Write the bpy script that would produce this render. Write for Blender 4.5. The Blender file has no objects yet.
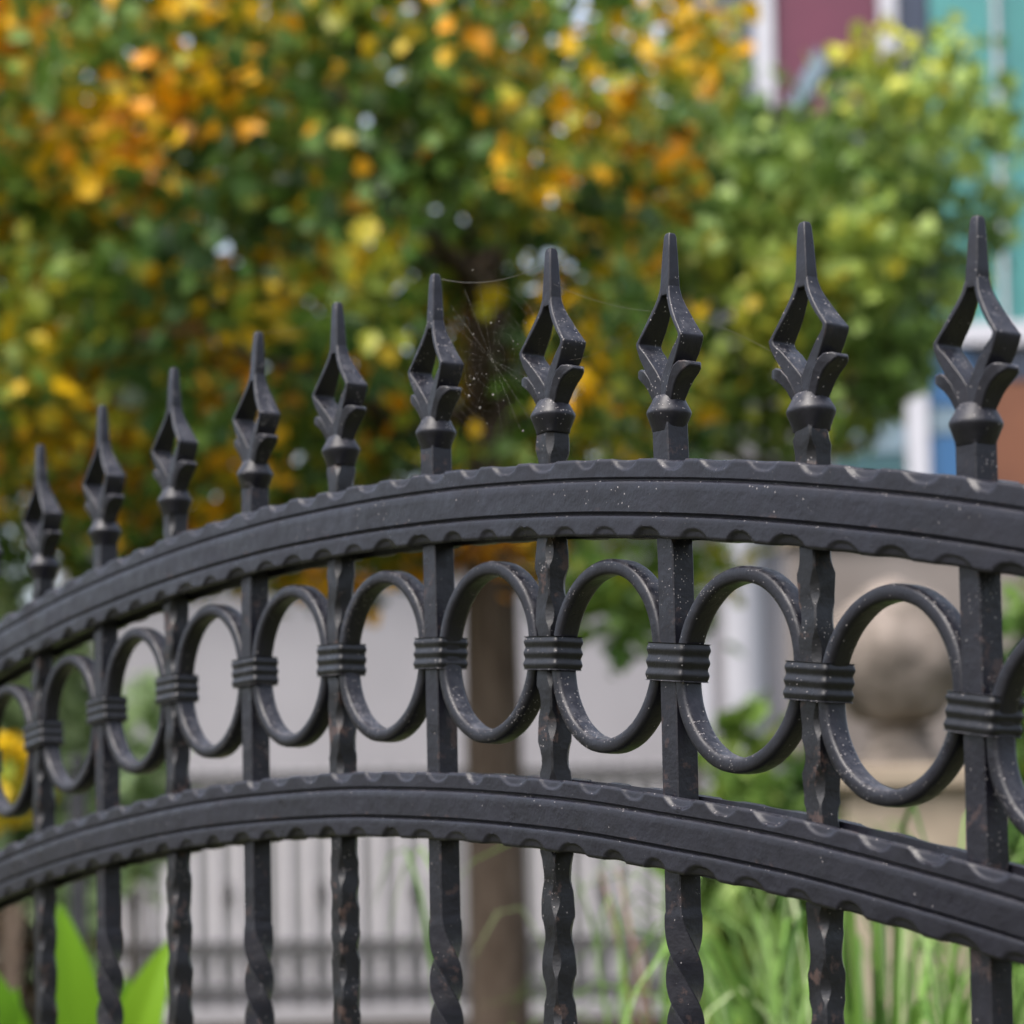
import bpy, math, random
import numpy as np
from mathutils import Vector, Matrix, noise

R = math.radians
sc = bpy.context.scene
col = sc.collection

# ------------------------------------------------------------------ camera, sky, sun, exposure
FPX, HORIZON = 2785.7, 937.8
CAM = Vector((1.36145, -0.886594, 1.4))
FW = Vector((-0.83651865, 0.54475086, 0.05901736)).normalized()
RT = Vector((0.54467796, 0.83843607, -0.01873162))
RT = (RT - FW * RT.dot(FW)).normalized()
UP = RT.cross(FW).normalized()
CY = 773.14
cd = bpy.data.cameras.new('camera')
cam = bpy.data.objects.new('camera', cd)
col.objects.link(cam)
m = Matrix((RT, UP, -FW)).transposed().to_4x4()
m.translation = CAM
cam.matrix_world = m
cd.sensor_width = 36
cd.sensor_fit = 'HORIZONTAL'
cd.lens = FPX / 1024 * 36
cd.shift_y = (CY - 512) / 1024
cd.clip_start = 0.05
cd.clip_end = 400
cd.dof.use_dof = True
cd.dof.focus_distance = 1.50
cd.dof.aperture_fstop = 8.6
sc.camera = cam

world = bpy.data.worlds.new('World')
sc.world = world
world.use_nodes = True
wn = world.node_tree
for n in list(wn.nodes): wn.nodes.remove(n)
wo = wn.nodes.new('ShaderNodeOutputWorld')
bg = wn.nodes.new('ShaderNodeBackground')
sky = wn.nodes.new('ShaderNodeTexSky')
sky.sky_type = 'NISHITA'
sky.sun_disc = False
SUN_EL, SUN_ROT = R(60), R(165)
sky.sun_elevation = SUN_EL
sky.sun_rotation = SUN_ROT
sky.air_density = 1.0
sky.dust_density = 6.0
sky.ozone_density = 2.0
hs = wn.nodes.new('ShaderNodeHueSaturation')
hs.inputs['Saturation'].default_value = 0.6
wn.links.new(sky.outputs[0], hs.inputs['Color'])
wn.links.new(hs.outputs[0], bg.inputs[0])
bg.inputs[1].default_value = 0.15
wn.links.new(bg.outputs[0], wo.inputs[0])

sd = bpy.data.lights.new('sun', 'SUN')
sd.energy = 1.0
sd.angle = R(55)
sd.color = (1.0, 0.96, 0.9)
sun = bpy.data.objects.new('sun', sd)
col.objects.link(sun)
sdir = Vector((math.sin(SUN_ROT) * math.cos(SUN_EL), math.cos(SUN_ROT) * math.cos(SUN_EL), math.sin(SUN_EL)))
sun.rotation_euler = sdir.to_track_quat('Z', 'Y').to_euler()
sun.location = (0, 0, 8)

vs = sc.view_settings
vs.view_transform = 'Standard'
vs.look = 'None'
vs.exposure = 1.45
vs.gamma = 1
vs.use_curve_mapping = False
sc.cycles.use_denoising = True
sc.cycles.max_bounces = 6
sc.cycles.transparent_max_bounces = 8

# ------------------------------------------------------------------ helpers
FH = Vector((FW.x, FW.y, 0)).normalized()          # level viewing direction of the street
RH = Vector((FH.y, -FH.x, 0))                       # to its right
def at(px, py, Z):
    """a point of the garden Z metres down the view, found from where it shows"""
    d = FW + RT * ((px - 512) / FPX) - UP * ((py - CY) / FPX)
    return CAM + d * Z
def ground(px, Z):
    p = at(px, HORIZON, Z)
    return Vector((p.x, p.y, 0))

def tag(o, label=None, cat=None, group=None, kind=None):
    if label: o['label'] = label
    if cat: o['category'] = cat
    if group: o['group'] = group
    if kind: o['kind'] = kind
    return o
def empty(name, loc=(0, 0, 0), rz=0):
    o = bpy.data.objects.new(name, None)
    o.location = loc
    o.rotation_euler = (0, 0, rz)
    o.empty_display_size = 0.1
    col.objects.link(o)
    return o

class MB:
    def __init__(s): s.v = []; s.f = []; s.t = []
    def add(s, vs_, fs, tint=0.0):
        b = len(s.v)
        s.v += [tuple(p) for p in vs_]
        s.f += [tuple(i + b for i in f) for f in fs]
        s.t += [tint] * len(fs)
    def box(s, x0, x1, y0, y1, z0, z1):
        s.add([(x0,y0,z0),(x1,y0,z0),(x1,y1,z0),(x0,y1,z0),(x0,y0,z1),(x1,y0,z1),(x1,y1,z1),(x0,y1,z1)],
              [(0,3,2,1),(4,5,6,7),(0,1,5,4),(1,2,6,5),(2,3,7,6),(3,0,4,7)])
    def loft(s, rings, cap=True, closed=False):
        n = len(rings[0]); b = len(s.v); k = len(rings)
        for r in rings: s.v += [tuple(p) for p in r]
        fs = []
        for i in range(k if closed else k - 1):
            i2 = (i + 1) % k
            for j in range(n):
                j2 = (j + 1) % n
                fs.append((b + i*n + j, b + i*n + j2, b + i2*n + j2, b + i2*n + j))
        if cap and not closed:
            fs.append(tuple(b + j for j in range(n))[::-1])
            fs.append(tuple(b + (k-1)*n + j for j in range(n)))
        s.f += fs; s.t += [0.0] * len(fs)
    def tube(s, pts, rad, n=8):
        rings = []
        pts = [Vector(p) for p in pts]
        for i, p in enumerate(pts):
            d = (pts[min(i+1, len(pts)-1)] - pts[max(i-1, 0)]).normalized()
            a = d.cross(Vector((0.31, 0.17, 0.93)))
            if a.length < 0.1: a = d.cross(Vector((1, 0, 0)))
            a.normalize(); c = d.cross(a)
            r = rad[i] if isinstance(rad, (list, tuple)) else rad
            rings.append([p + a*(r*math.cos(t)) + c*(r*math.sin(t)) for t in [2*math.pi*j/n for j in range(n)]])
        s.loft(rings)
    def build(s, name, mat, parent=None, smooth=True, sharp=None, tint=False, bevel=None):
        me = bpy.data.meshes.new(name)
        me.from_pydata(s.v, [], s.f)
        me.update()
        if smooth: me.polygons.foreach_set('use_smooth', [True] * len(me.polygons))
        if sharp is not None: me.set_sharp_from_angle(angle=R(sharp))
        if tint:
            a = me.attributes.new('leaf_tint', 'FLOAT', 'FACE')
            a.data.foreach_set('value', s.t)
        me.materials.append(mat)
        o = bpy.data.objects.new(name, me)
        col.objects.link(o)
        if parent: o.parent = parent
        if bevel:
            bm_ = o.modifiers.new('bevel', 'BEVEL')
            bm_.width = bevel; bm_.segments = 3; bm_.limit_method = 'ANGLE'; bm_.angle_limit = R(28)
            bm_.harden_normals = False
        return o

def fix_normals(o):
    import bmesh
    b = bmesh.new(); b.from_mesh(o.data)
    bmesh.ops.recalc_face_normals(b, faces=b.faces)
    b.to_mesh(o.data); b.free()
    return o

# ------------------------------------------------------------------ materials
def newmat(name):
    mt = bpy.data.materials.new(name); mt.use_nodes = True
    nt = mt.node_tree; b = nt.nodes['Principled BSDF']
    return mt, nt, b
def ramp(nt, stops, src):
    r = nt.nodes.new('ShaderNodeValToRGB')
    e = r.color_ramp.elements
    while len(e) < len(stops): e.new(0.5)
    for k, (p, c) in enumerate(stops):
        e[k].position = p
        e[k].color = (c[0], c[1], c[2], 1) if not isinstance(c, (int, float)) else (c, c, c, 1)
    nt.links.new(src, r.inputs[0])
    return r.outputs[0]
def noise_tex(nt, vec, scale, detail=4, rough=0.55):
    n = nt.nodes.new('ShaderNodeTexNoise')
    n.inputs['Scale'].default_value = scale; n.inputs['Detail'].default_value = detail
    n.inputs['Roughness'].default_value = rough
    nt.links.new(vec, n.inputs['Vector'])
    return n.outputs['Fac']
def mix(nt, fac, a, b):
    x = nt.nodes.new('ShaderNodeMix'); x.data_type = 'RGBA'
    if isinstance(fac, float): x.inputs[0].default_value = fac
    else: nt.links.new(fac, x.inputs[0])
    for k, v in ((6, a), (7, b)):
        if isinstance(v, tuple): x.inputs[k].default_value = (*v, 1)
        else: nt.links.new(v, x.inputs[k])
    return x.outputs[2]
def mth(nt, op, a, b=None, clamp=False):
    x = nt.nodes.new('ShaderNodeMath'); x.operation = op; x.use_clamp = clamp
    for k, v in ((0, a), (1, b)):
        if v is None: continue
        if isinstance(v, (int, float)): x.inputs[k].default_value = v
        else: nt.links.new(v, x.inputs[k])
    return x.outputs[0]

def iron_paint(name, base=(0.0056, 0.0054, 0.009), dust_sheen=1.0, rust=1.0):
    mt, nt, b = newmat(name)
    tc = nt.nodes.new('ShaderNodeTexCoord'); oi = nt.nodes.new('ShaderNodeObjectInfo')
    off = nt.nodes.new('ShaderNodeVectorMath'); off.operation = 'SCALE'
    cx_ = nt.nodes.new('ShaderNodeCombineXYZ')
    nt.links.new(oi.outputs['Random'], cx_.inputs[0]); nt.links.new(oi.outputs['Random'], cx_.inputs[2])
    nt.links.new(cx_.outputs[0], off.inputs[0]); off.inputs['Scale'].default_value = 7.3
    ad = nt.nodes.new('ShaderNodeVectorMath'); ad.operation = 'ADD'
    nt.links.new(tc.outputs['Object'], ad.inputs[0]); nt.links.new(off.outputs[0], ad.inputs[1])
    V = ad.outputs[0]
    geo = nt.nodes.new('ShaderNodeNewGeometry')
    sep = nt.nodes.new('ShaderNodeSeparateXYZ'); nt.links.new(geo.outputs['Normal'], sep.inputs[0])
    big = noise_tex(nt, V, 28, 5)
    c0 = ramp(nt, [(0.3, tuple(x*0.8 for x in base)), (0.7, tuple(x*1.35 for x in base))], big)
    # settled dusty coat on upward faces, its paleness also painting in reflected sky
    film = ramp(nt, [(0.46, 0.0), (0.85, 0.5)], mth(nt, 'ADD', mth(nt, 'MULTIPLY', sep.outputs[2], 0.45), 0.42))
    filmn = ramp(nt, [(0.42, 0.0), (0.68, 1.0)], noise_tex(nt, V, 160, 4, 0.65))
    fm = mth(nt, 'MULTIPLY', film, mth(nt, 'MULTIPLY', filmn, 0.75 * dust_sheen))
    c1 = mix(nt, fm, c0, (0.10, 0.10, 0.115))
    # specks of dried dirt
    vo = nt.nodes.new('ShaderNodeTexVoronoi'); vo.inputs['Scale'].default_value = 820
    nt.links.new(V, vo.inputs['Vector'])
    sepc = nt.nodes.new('ShaderNodeSeparateColor'); nt.links.new(vo.outputs['Color'], sepc.inputs[0])
    dist = mth(nt, 'LESS_THAN', vo.outputs['Distance'], mth(nt, 'MULTIPLY', sepc.outputs[1], 0.42))
    patch = ramp(nt, [(0.52, 0.0), (0.74, 1.0)], noise_tex(nt, V, 30, 4))
    dens = mth(nt, 'ADD', mth(nt, 'MULTIPLY', patch, 0.42 * dust_sheen), mth(nt, 'MULTIPLY', film, 0.7 * dust_sheen))
    pick = mth(nt, 'LESS_THAN', sepc.outputs[0], mth(nt, 'ADD', dens, 0.012 * dust_sheen * dust_sheen))
    spk = mth(nt, 'MULTIPLY', dist, pick)
    c2 = mix(nt, mth(nt, 'MULTIPLY', spk, 0.75), c1, (0.26, 0.24, 0.24))
    # rubbed edges and rust scuffs
    rn = ramp(nt, [(0.575, 0.0), (0.63, 1.0)], noise_tex(nt, V, 62, 6, 0.7))
    point = ramp(nt, [(0.535, 0.0), (0.60, 1.0)], geo.outputs['Pointiness'])
    rr = mth(nt, 'MULTIPLY', mth(nt, 'MAXIMUM', mth(nt, 'MULTIPLY', point, rn), mth(nt, 'MULTIPLY', ramp(nt, [(0.70, 0.0), (0.76, 1.0)], noise_tex(nt, V, 90, 6, 0.75)), 0.25)), 0.7 * rust)
    c3 = mix(nt, rr, c2, (0.12, 0.07, 0.055))
    nt.links.new(c3, b.inputs['Base Color'])
    ro = mth(nt, 'ADD', ramp(nt, [(0.35, 0.10), (0.65, 0.26)], noise_tex(nt, V, 110, 4)), ramp(nt, [(0.35, 0.13), (0.65, 0.28)], noise_tex(nt, V, 22, 5, 0.7)))
    rough = mth(nt, 'ADD', ro, mth(nt, 'MULTIPLY', mth(nt, 'MAXIMUM', mth(nt, 'MAXIMUM', spk, rr), fm), 0.4), True)
    nt.links.new(rough, b.inputs['Roughness'])
    b.inputs['Specular IOR Level'].default_value = 0.34
    bp = nt.nodes.new('ShaderNodeBump'); bp.inputs['Strength'].default_value = 0.7; bp.inputs['Distance'].default_value = 0.0009
    hgt = mth(nt, 'ADD', mth(nt, 'ADD', mth(nt, 'MULTIPLY', noise_tex(nt, V, 34, 2), 1.3), mth(nt, 'MULTIPLY', noise_tex(nt, V, 95, 3), 0.7)), mth(nt, 'ADD', mth(nt, 'MULTIPLY', noise_tex(nt, V, 420, 3), 0.22), mth(nt, 'MULTIPLY', spk, 0.15)))
    nt.links.new(hgt, bp.inputs['Height']); nt.links.new(bp.outputs[0], b.inputs['Normal'])
    return mt

def rough_mat(name, a, b_, scale=8, rough=0.85, bump=0.3, stretch=None, spec=0.3):
    mt, nt, b = newmat(name)
    tc = nt.nodes.new('ShaderNodeTexCoord'); V = tc.outputs['Object']
    if stretch:
        mp = nt.nodes.new('ShaderNodeMapping'); mp.inputs['Scale'].default_value = stretch
        nt.links.new(V, mp.inputs[0]); V = mp.outputs[0]
    n = noise_tex(nt, V, scale, 6, 0.6)
    nt.links.new(ramp(nt, [(0.3, a), (0.7, b_)], n), b.inputs['Base Color'])
    b.inputs['Roughness'].default_value = rough
    b.inputs['Specular IOR Level'].default_value = spec
    bp = nt.nodes.new('ShaderNodeBump'); bp.inputs['Strength'].default_value = bump; bp.inputs['Distance'].default_value = 0.01
    nt.links.new(noise_tex(nt, V, scale * 4, 5), bp.inputs['Height']); nt.links.new(bp.outputs[0], b.inputs['Normal'])
    return mt

def leaf_mat(name, stops, trans=0.35, rough=0.45):
    mt, nt, b = newmat(name)
    at_ = nt.nodes.new('ShaderNodeAttribute'); at_.attribute_name = 'leaf_tint'
    c = ramp(nt, stops, at_.outputs['Fac'])
    nt.links.new(c, b.inputs['Base Color'])
    b.inputs['Roughness'].default_value = rough
    b.inputs['Specular IOR Level'].default_value = 0.28
    tr = nt.nodes.new('ShaderNodeBsdfTranslucent'); nt.links.new(c, tr.inputs[0])
    mx = nt.nodes.new('ShaderNodeMixShader'); mx.inputs[0].default_value = trans
    out = nt.nodes['Material Output']
    nt.links.new(b.outputs[0], mx.inputs[1]); nt.links.new(tr.outputs[0], mx.inputs[2])
    nt.links.new(mx.outputs[0], out.inputs[0])
    return mt

IRON = iron_paint('black_iron_paint', dust_sheen=1.4, rust=0.8)
IRON_RAIL = iron_paint('black_rail_paint', base=(0.0064, 0.0061, 0.0104), dust_sheen=0.3, rust=1.3)
IRON_WORN = iron_paint('black_hammered_paint', base=(0.0048, 0.0048, 0.0068), dust_sheen=0.8, rust=1.1)
BLACK_POST = rough_mat('black_post_paint', (0.015, 0.016, 0.02), (0.03, 0.03, 0.035), 20, 0.5, 0.05)
BARK = rough_mat('bark', (0.045, 0.030, 0.020), (0.105, 0.078, 0.058), 9, 0.9, 0.8, (3, 3, 0.6))
WHITE_WALL = rough_mat('white_render', (0.225, 0.217, 0.23), (0.285, 0.275, 0.29), 0.7, 0.85, 0.2)
WHITE_TRIM = rough_mat('white_trim', (0.38, 0.38, 0.42), (0.44, 0.44, 0.48), 3, 0.6, 0.05)
GREY_PICKET = rough_mat('pale_grey_picket_paint', (0.40, 0.385, 0.41), (0.47, 0.45, 0.48), 7, 0.6, 0.08)
GAP_SHADE = rough_mat('gap_shade_grey', (0.235, 0.232, 0.242), (0.28, 0.276, 0.288), 5, 0.8, 0.1)  # shade of the picket gaps put into a grey colour
DARK_RAILING = rough_mat('dark_grey_railing', (0.045, 0.045, 0.048), (0.07, 0.069, 0.073), 9, 0.6, 0.1)
BEIGE_WALL = rough_mat('beige_render', (0.13, 0.11, 0.10), (0.22, 0.195, 0.185), 1.1, 0.9, 0.3)
STONE_BALL = rough_mat('weathered_stone', (0.05, 0.042, 0.034), (0.25, 0.21, 0.185), 7, 0.95, 0.9)
SAND_STONE = rough_mat('sandstone', (0.19, 0.15, 0.11), (0.30, 0.25, 0.19), 4, 0.9, 0.5)
DARK_STONE = rough_mat('dark_retaining_stone', (0.025, 0.022, 0.018), (0.06, 0.05, 0.04), 5, 0.95, 0.8)
ROOF = rough_mat('grey_roof', (0.10, 0.10, 0.11), (0.16, 0.155, 0.16), 4, 0.8, 0.2)
SOIL = rough_mat('garden_soil_and_turf', (0.035, 0.05, 0.018), (0.09, 0.08, 0.045), 2.5, 0.95, 1.0)
GLASS_TEAL = rough_mat('teal_panel', (0.03, 0.15, 0.145), (0.05, 0.22, 0.21), 0.9, 0.35, 0.02, spec=0.6)
GLASS_WINE = rough_mat('burgundy_panel', (0.075, 0.012, 0.030), (0.12, 0.02, 0.045), 0.8, 0.4, 0.02, spec=0.5)
GLASS_NAVY = rough_mat('navy_panel', (0.018, 0.026, 0.05), (0.035, 0.045, 0.08), 0.8, 0.3, 0.02, spec=0.6)
GLASS_BLUE = rough_mat('pale_blue_panel', (0.10, 0.155, 0.20), (0.16, 0.22, 0.26), 0.8, 0.3, 0.02, spec=0.6)
DEEP_BLUE = rough_mat('blue_panel', (0.012, 0.07, 0.18), (0.025, 0.11, 0.25), 0.8, 0.3, 0.02, spec=0.6)
DARK_TEAL = rough_mat('dark_teal_panel', (0.012, 0.05, 0.06), (0.025, 0.08, 0.09), 0.8, 0.3, 0.02, spec=0.6)
RUSSET_PANEL = rough_mat('russet_panel', (0.11, 0.04, 0.02), (0.17, 0.065, 0.03), 0.9, 0.4, 0.02, spec=0.4)

AUTUMN = leaf_mat('autumn_leaves', [(0.0, (0.020, 0.040, 0.012)), (0.22, (0.055, 0.120, 0.022)), (0.42, (0.12, 0.20, 0.030)),
    (0.56, (0.26, 0.25, 0.015)), (0.68, (0.62, 0.37, 0.006)), (0.84, (0.56, 0.23, 0.004)), (1.0, (0.26, 0.09, 0.006))], 0.27)
FRESH = leaf_mat('yellow_green_leaves', [(0.0, (0.05, 0.10, 0.02)), (0.35, (0.12, 0.205, 0.04)), (0.65, (0.24, 0.32, 0.06)),
    (0.85, (0.42, 0.42, 0.04)), (1.0, (0.50, 0.33, 0.02))], 0.27)
PALE = leaf_mat('pale_green_leaves', [(0.0, (0.12, 0.20, 0.07)), (0.5, (0.32, 0.44, 0.20)), (0.85, (0.50, 0.58, 0.36)), (0.9, (0.65, 0.50, 0.02)), (1.0, (0.72, 0.56, 0.02))], 0.35)
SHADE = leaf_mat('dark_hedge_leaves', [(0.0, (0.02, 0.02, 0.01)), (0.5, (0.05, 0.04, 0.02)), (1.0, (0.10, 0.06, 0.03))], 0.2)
GRASS = leaf_mat('grass_blades', [(0.0, (0.04, 0.09, 0.015)), (0.45, (0.13, 0.25, 0.04)), (0.8, (0.22, 0.33, 0.11)), (1.0, (0.42, 0.48, 0.27))], 0.35)
STALK = leaf_mat('dry_stalks', [(0.0, (0.12, 0.06, 0.035)), (1.0, (0.26, 0.16, 0.10))], 0.15)
BROAD = leaf_mat('broad_bright_leaves', [(0.0, (0.06, 0.15, 0.01)), (0.6, (0.12, 0.27, 0.015)), (1.0, (0.19, 0.34, 0.02))], 0.45, 0.35)
mtS, ntS, bS = newmat('spider_silk')
bS.inputs['Base Color'].default_value = (0.14, 0.125, 0.11, 1); bS.inputs['Roughness'].default_value = 0.4

# ------------------------------------------------------------------ the ground
g = MB()
N = 60
for j in range(N + 1):
    for i in range(N + 1):
        x = -150 + 300 * i / N; y = -150 + 300 * j / N
        g.v.append((x, y, 0.0))
for j in range(N):
    for i in range(N):
        a = j * (N + 1) + i
        g.f.append((a, a + 1, a + N + 2, a + N + 1)); g.t.append(0)
tag(g.build('ground', SOIL), kind='structure')

# ------------------------------------------------------------------ houses and walls behind
def facade_empty(name, px, Z):
    p = ground(px, Z)
    o = empty(name, p, math.atan2(RH.y, RH.x))
    return o
def zz(py, Z): return 1.4 + (HORIZON - py) / FPX * Z

# white rendered house: local x to the right, local y away from the viewer
Zh = 17.0; sx = Zh / FPX
hs_ = facade_empty('white_house', 440, Zh)
tag(hs_, 'low white rendered house behind the gate and the tree trunk', 'house')
X = lambda px: (px - 440) * sx
w = MB(); w.box(X(60), X(792), 0, 5, 0, zz(505, Zh)); w.build('wall', WHITE_WALL, hs_, smooth=False)
w = MB()
w.add([(X(40), -0.35, zz(505, Zh)+.01), (X(812), -0.35, zz(505, Zh)+.01), (X(812), 5.3, zz(505, Zh)+.01), (X(40), 5.3, zz(505, Zh)+.01),
       (X(60), 2.3, zz(505, Zh)+.35), (X(792), 2.3, zz(505, Zh)+.35), (X(792), 2.7, zz(505, Zh)+.35), (X(60), 2.7, zz(505, Zh)+.35)],
      [(0,3,2,1),(4,5,6,7),(0,1,5,4),(1,2,6,5),(2,3,7,6),(3,0,4,7)])
w.build('roof', ROOF, hs_, smooth=False)
for pxc in (748,):
    c = MB()
    prof = [(0, .18), (.12, .18), (.14, .14), (2.6, .12), (2.65, .155), (2.8, .17)]
    sc_ = zz(505, Zh) / 2.8
    c.loft([[(X(pxc) + r*math.cos(t), -0.20 + r*math.sin(t), z*sc_) for t in [2*math.pi*k/20 for k in range(20)]] for z, r in prof])
    c.build('column', WHITE_TRIM, hs_, sharp=35)
c = MB(); c.box(X(699), X(718), -0.03, -0.002, 0.2, zz(560, Zh)); c.build('pilaster', WHITE_TRIM, hs_, smooth=False)

# beige garden wall on the right
Zb = 14.0
bw = facade_empty('beige_garden_wall', 930, Zb)
tag(bw, 'weathered beige rendered garden wall behind the stone ball', 'wall')
sb = Zb / FPX
w = MB(); w.box((800-930)*sb, (1500-930)*sb, 0, .3, 0, zz(548, Zb)); w.build('wall_face', BEIGE_WALL, bw, smooth=False)
w = MB(); w.box((795-930)*sb, (1505-930)*sb, -.04, .34, zz(548, Zb)+.002, zz(534, Zb)); w.build('coping', SAND_STONE, bw, smooth=False, bevel=.01)

# pale picket fence on a low plinth
Zp = 14.5; sp = Zp / FPX
pf = facade_empty('picket_fence', 400, Zp)
tag(pf, 'pale slim picket fence with dark rails on a white plinth before the white house', 'fence')
XP = lambda px: (px - 400) * sp
w = MB(); w.box(XP(92), XP(716), -.10, .12, zz(1018, Zp), zz(1003, Zp)); w.build('plinth', WHITE_WALL, pf, smooth=False, bevel=.008)
w = MB(); w.box(XP(90), XP(718), -.12, .14, 0, zz(1018, Zp) - .002); w.build('retaining_wall', DARK_STONE, pf, smooth=False)
w = MB(); w.box(XP(96), XP(712), .03, .05, zz(1003, Zp) + .002, zz(774, Zp)); w.build('gap_shade_sheet', GAP_SHADE, pf, smooth=False)  # added sheet, its grey stands in for the shaded wall between the pickets
pk0 = None; k = 0; px = 100
while px < 705:
    w = MB(); hw = 3.7 * sp
    top = zz(770, Zp)
    w.add([(-hw, -.01, zz(1003, Zp)), (hw, -.01, zz(1003, Zp)), (hw, -.01, top), (0, -.01, top + .04), (-hw, -.01, top),
           (-hw, .012, zz(1003, Zp)), (hw, .012, zz(1003, Zp)), (hw, .012, top), (0, .012, top + .04), (-hw, .012, top)],
          [(0,1,2,3,4), (9,8,7,6,5), (0,5,6,1), (1,6,7,2), (2,7,8,3), (3,8,9,4), (4,9,5,0)])
    if pk0 is None: pk0 = w.build('picket', GREY_PICKET, pf, smooth=False); pk = pk0
    else:
        pk = pk0.copy(); col.objects.link(pk); pk.parent = pf
    pk.location = (XP(px), 0, 0)
    if k % 4 == 1:
        o_ = MB()
        zc = zz(886, Zp)
        o_.loft([[(XP(px + 11.7) + 1.4*r*math.cos(t), -.018 + yy, zc + 2.9*r*math.sin(t)) for t in [2*math.pi*j/16 for j in range(16)]]
                 for yy, r in ((.006, .021), (-.006, .021), (-.012, .012))])
        o_.build('rosette', DARK_RAILING, pf)
    px += 23.4; k += 1
for (ya, yb) in ((936, 945), (980, 992), (768, 777)):
    w = MB(); w.box(XP(92), XP(716), -.045, -.012, zz(yb, Zp), zz(ya, Zp)); w.build('rail', DARK_RAILING, pf, smooth=False, bevel=.004)
w = MB()
for q in range(26):
    cx0 = XP(100 + q * 23.4 + 11.7)
    w.loft([[(cx0 + .043*math.cos(t) * s_, -.03 + yy, zz(962, Zp) + .078*math.sin(t) * s_) for t in [2*math.pi*j/14 for j in range(14)]]
            for yy, s_ in ((.004, 1), (-.004, 1))], cap=False)
    w.box(cx0 - .004, cx0 + .004, -.034, -.026, zz(982, Zp), zz(943, Zp))
w.build('scroll_band', DARK_RAILING, pf)

# colourful panelled building far right
Zc = 24.0; s17 = Zc / FPX
cb = facade_empty('panelled_building', 900, Zc)
tag(cb, 'modern building with teal, burgundy and blue panels between white posts', 'building')
XC = lambda px: (px - 900) * s17
ZT = 12.0
def panel(x0, x1, y0, y1, mat, dep, name='panel', label=None):
    q = MB(); q.box(XC(x0), XC(x1), -dep, 0.02 if dep > .02 else 0, y1, y0)
    o = q.build(name, mat, cb, smooth=False, bevel=.01)
    if label: o['label'] = label
    return o
q = MB(); q.box(XC(745), XC(1700), .05, 7, 0, ZT); q.build('wall', ROOF, cb, smooth=False)
panel(748, 774, zz(-160, Zc), zz(130, Zc), GLASS_NAVY, .03, label='navy panel')
panel(797, 902, zz(-160, Zc), zz(112, Zc), GLASS_WINE, .03, label='burgundy panel')
q = MB()   # slanting grey-green stripe across the burgundy panel
q.add([(XC(806), -.05, zz(100, Zc)), (XC(822), -.05, zz(108, Zc)), (XC(850), -.05, zz(56, Zc)), (XC(838), -.05, zz(40, Zc)),
       (XC(806), -.032, zz(100, Zc)), (XC(822), -.032, zz(108, Zc)), (XC(850), -.032, zz(56, Zc)), (XC(838), -.032, zz(40, Zc))],
      [(0,1,2,3), (7,6,5,4), (0,4,5,1), (1,5,6,2), (2,6,7,3), (3,7,4,0)])
q.build('stripe', GLASS_BLUE, cb, smooth=False)['label'] = 'slanting pale stripe'
panel(922, 953, zz(-160, Zc), zz(330, Zc), GLASS_NAVY, .03)
panel(955, 1019, zz(-160, Zc), zz(325, Zc), GLASS_TEAL, .03, label='teal panel')
panel(1024, 1120, zz(-160, Zc), zz(325, Zc), GLASS_TEAL, .03, label='teal panel')
panel(797, 902, zz(120, Zc), zz(325, Zc), GLASS_NAVY, .03)
panel(845, 919, zz(352, Zc), zz(408, Zc), GLASS_WINE, .03, label='burgundy panel')
panel(845, 919, zz(410, Zc), zz(456, Zc), GLASS_BLUE, .03, label='pale blue panel')
panel(845, 919, zz(458, Zc), zz(560, Zc), DARK_TEAL, .03, label='dark teal panel')
panel(943, 990, zz(352, Zc), zz(410, Zc), DEEP_BLUE, .03, label='blue panel')
panel(943, 990, zz(412, Zc), zz(438, Zc), GLASS_BLUE, .03)
panel(943, 990, zz(440, Zc), zz(560, Zc), DEEP_BLUE, .03)
panel(994, 1100, zz(352, Zc), zz(384, Zc), GLASS_NAVY, .03)
panel(994, 1100, zz(386, Zc), zz(560, Zc), RUSSET_PANEL, .03, label='russet panel')
for (xa, xb_, ya, yb) in ((775, 795, -160, 103), (903, 920, -160, 82), (920, 941, 352, 560), (1019.5, 1023, -160, 325)):
    panel(xa, xb_, zz(ya, Zc), zz(yb, Zc), WHITE_TRIM, .12, 'post')
panel(840, 1130, zz(328, Zc), zz(350, Zc), WHITE_TRIM, .16, 'beam')

# stone ball on a gate pillar
Zs = 7.6; ss = Zs / FPX
pl = facade_empty('stone_pillar', 905, Zs)
tag(pl, 'sandstone pillar topped by a round weathered stone ball', 'pillar')
zc = zz(662, Zs); rb = 74 * ss
q = MB(); q.box(-60*ss, 62*ss, -60*ss, 60*ss, 0, zz(800, Zs)); q.build('shaft', SAND_STONE, pl, smooth=False, bevel=.012)
q = MB(); q.box(-76*ss, 78*ss, -76*ss, 76*ss, zz(800, Zs)+.001, zz(776, Zs)); q.build('cap', SAND_STONE, pl, smooth=False, bevel=.012)
prof = [(zz(776, Zs)+.001, 46*ss), (zz(768, Zs), 46*ss), (zz(758, Zs), 34*ss), (zz(742, Zs), 28*ss), (zz(735, Zs), 34*ss)]
q = MB(); q.loft([[(r*math.cos(t), r*math.sin(t), z) for t in [2*math.pi*k/28 for k in range(28)]] for z, r in prof]); q.build('neck', STONE_BALL, pl, sharp=40)
q = MB(); rings = []
for i in range(1, 24):
    a = -math.pi/2 + math.pi * i / 24
    ring = []
    for k in range(36):
        t = 2*math.pi*k/36
        d = Vector((math.cos(a)*math.cos(t), math.cos(a)*math.sin(t), math.sin(a)))
        ring.append(d * rb * (1 + .10*noise.noise(d*2.2) + .035*noise.noise(d*6)) + Vector((0, 0, zc)))
    rings.append(ring)
q.loft(rings); q.build('ball', STONE_BALL, pl)

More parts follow.
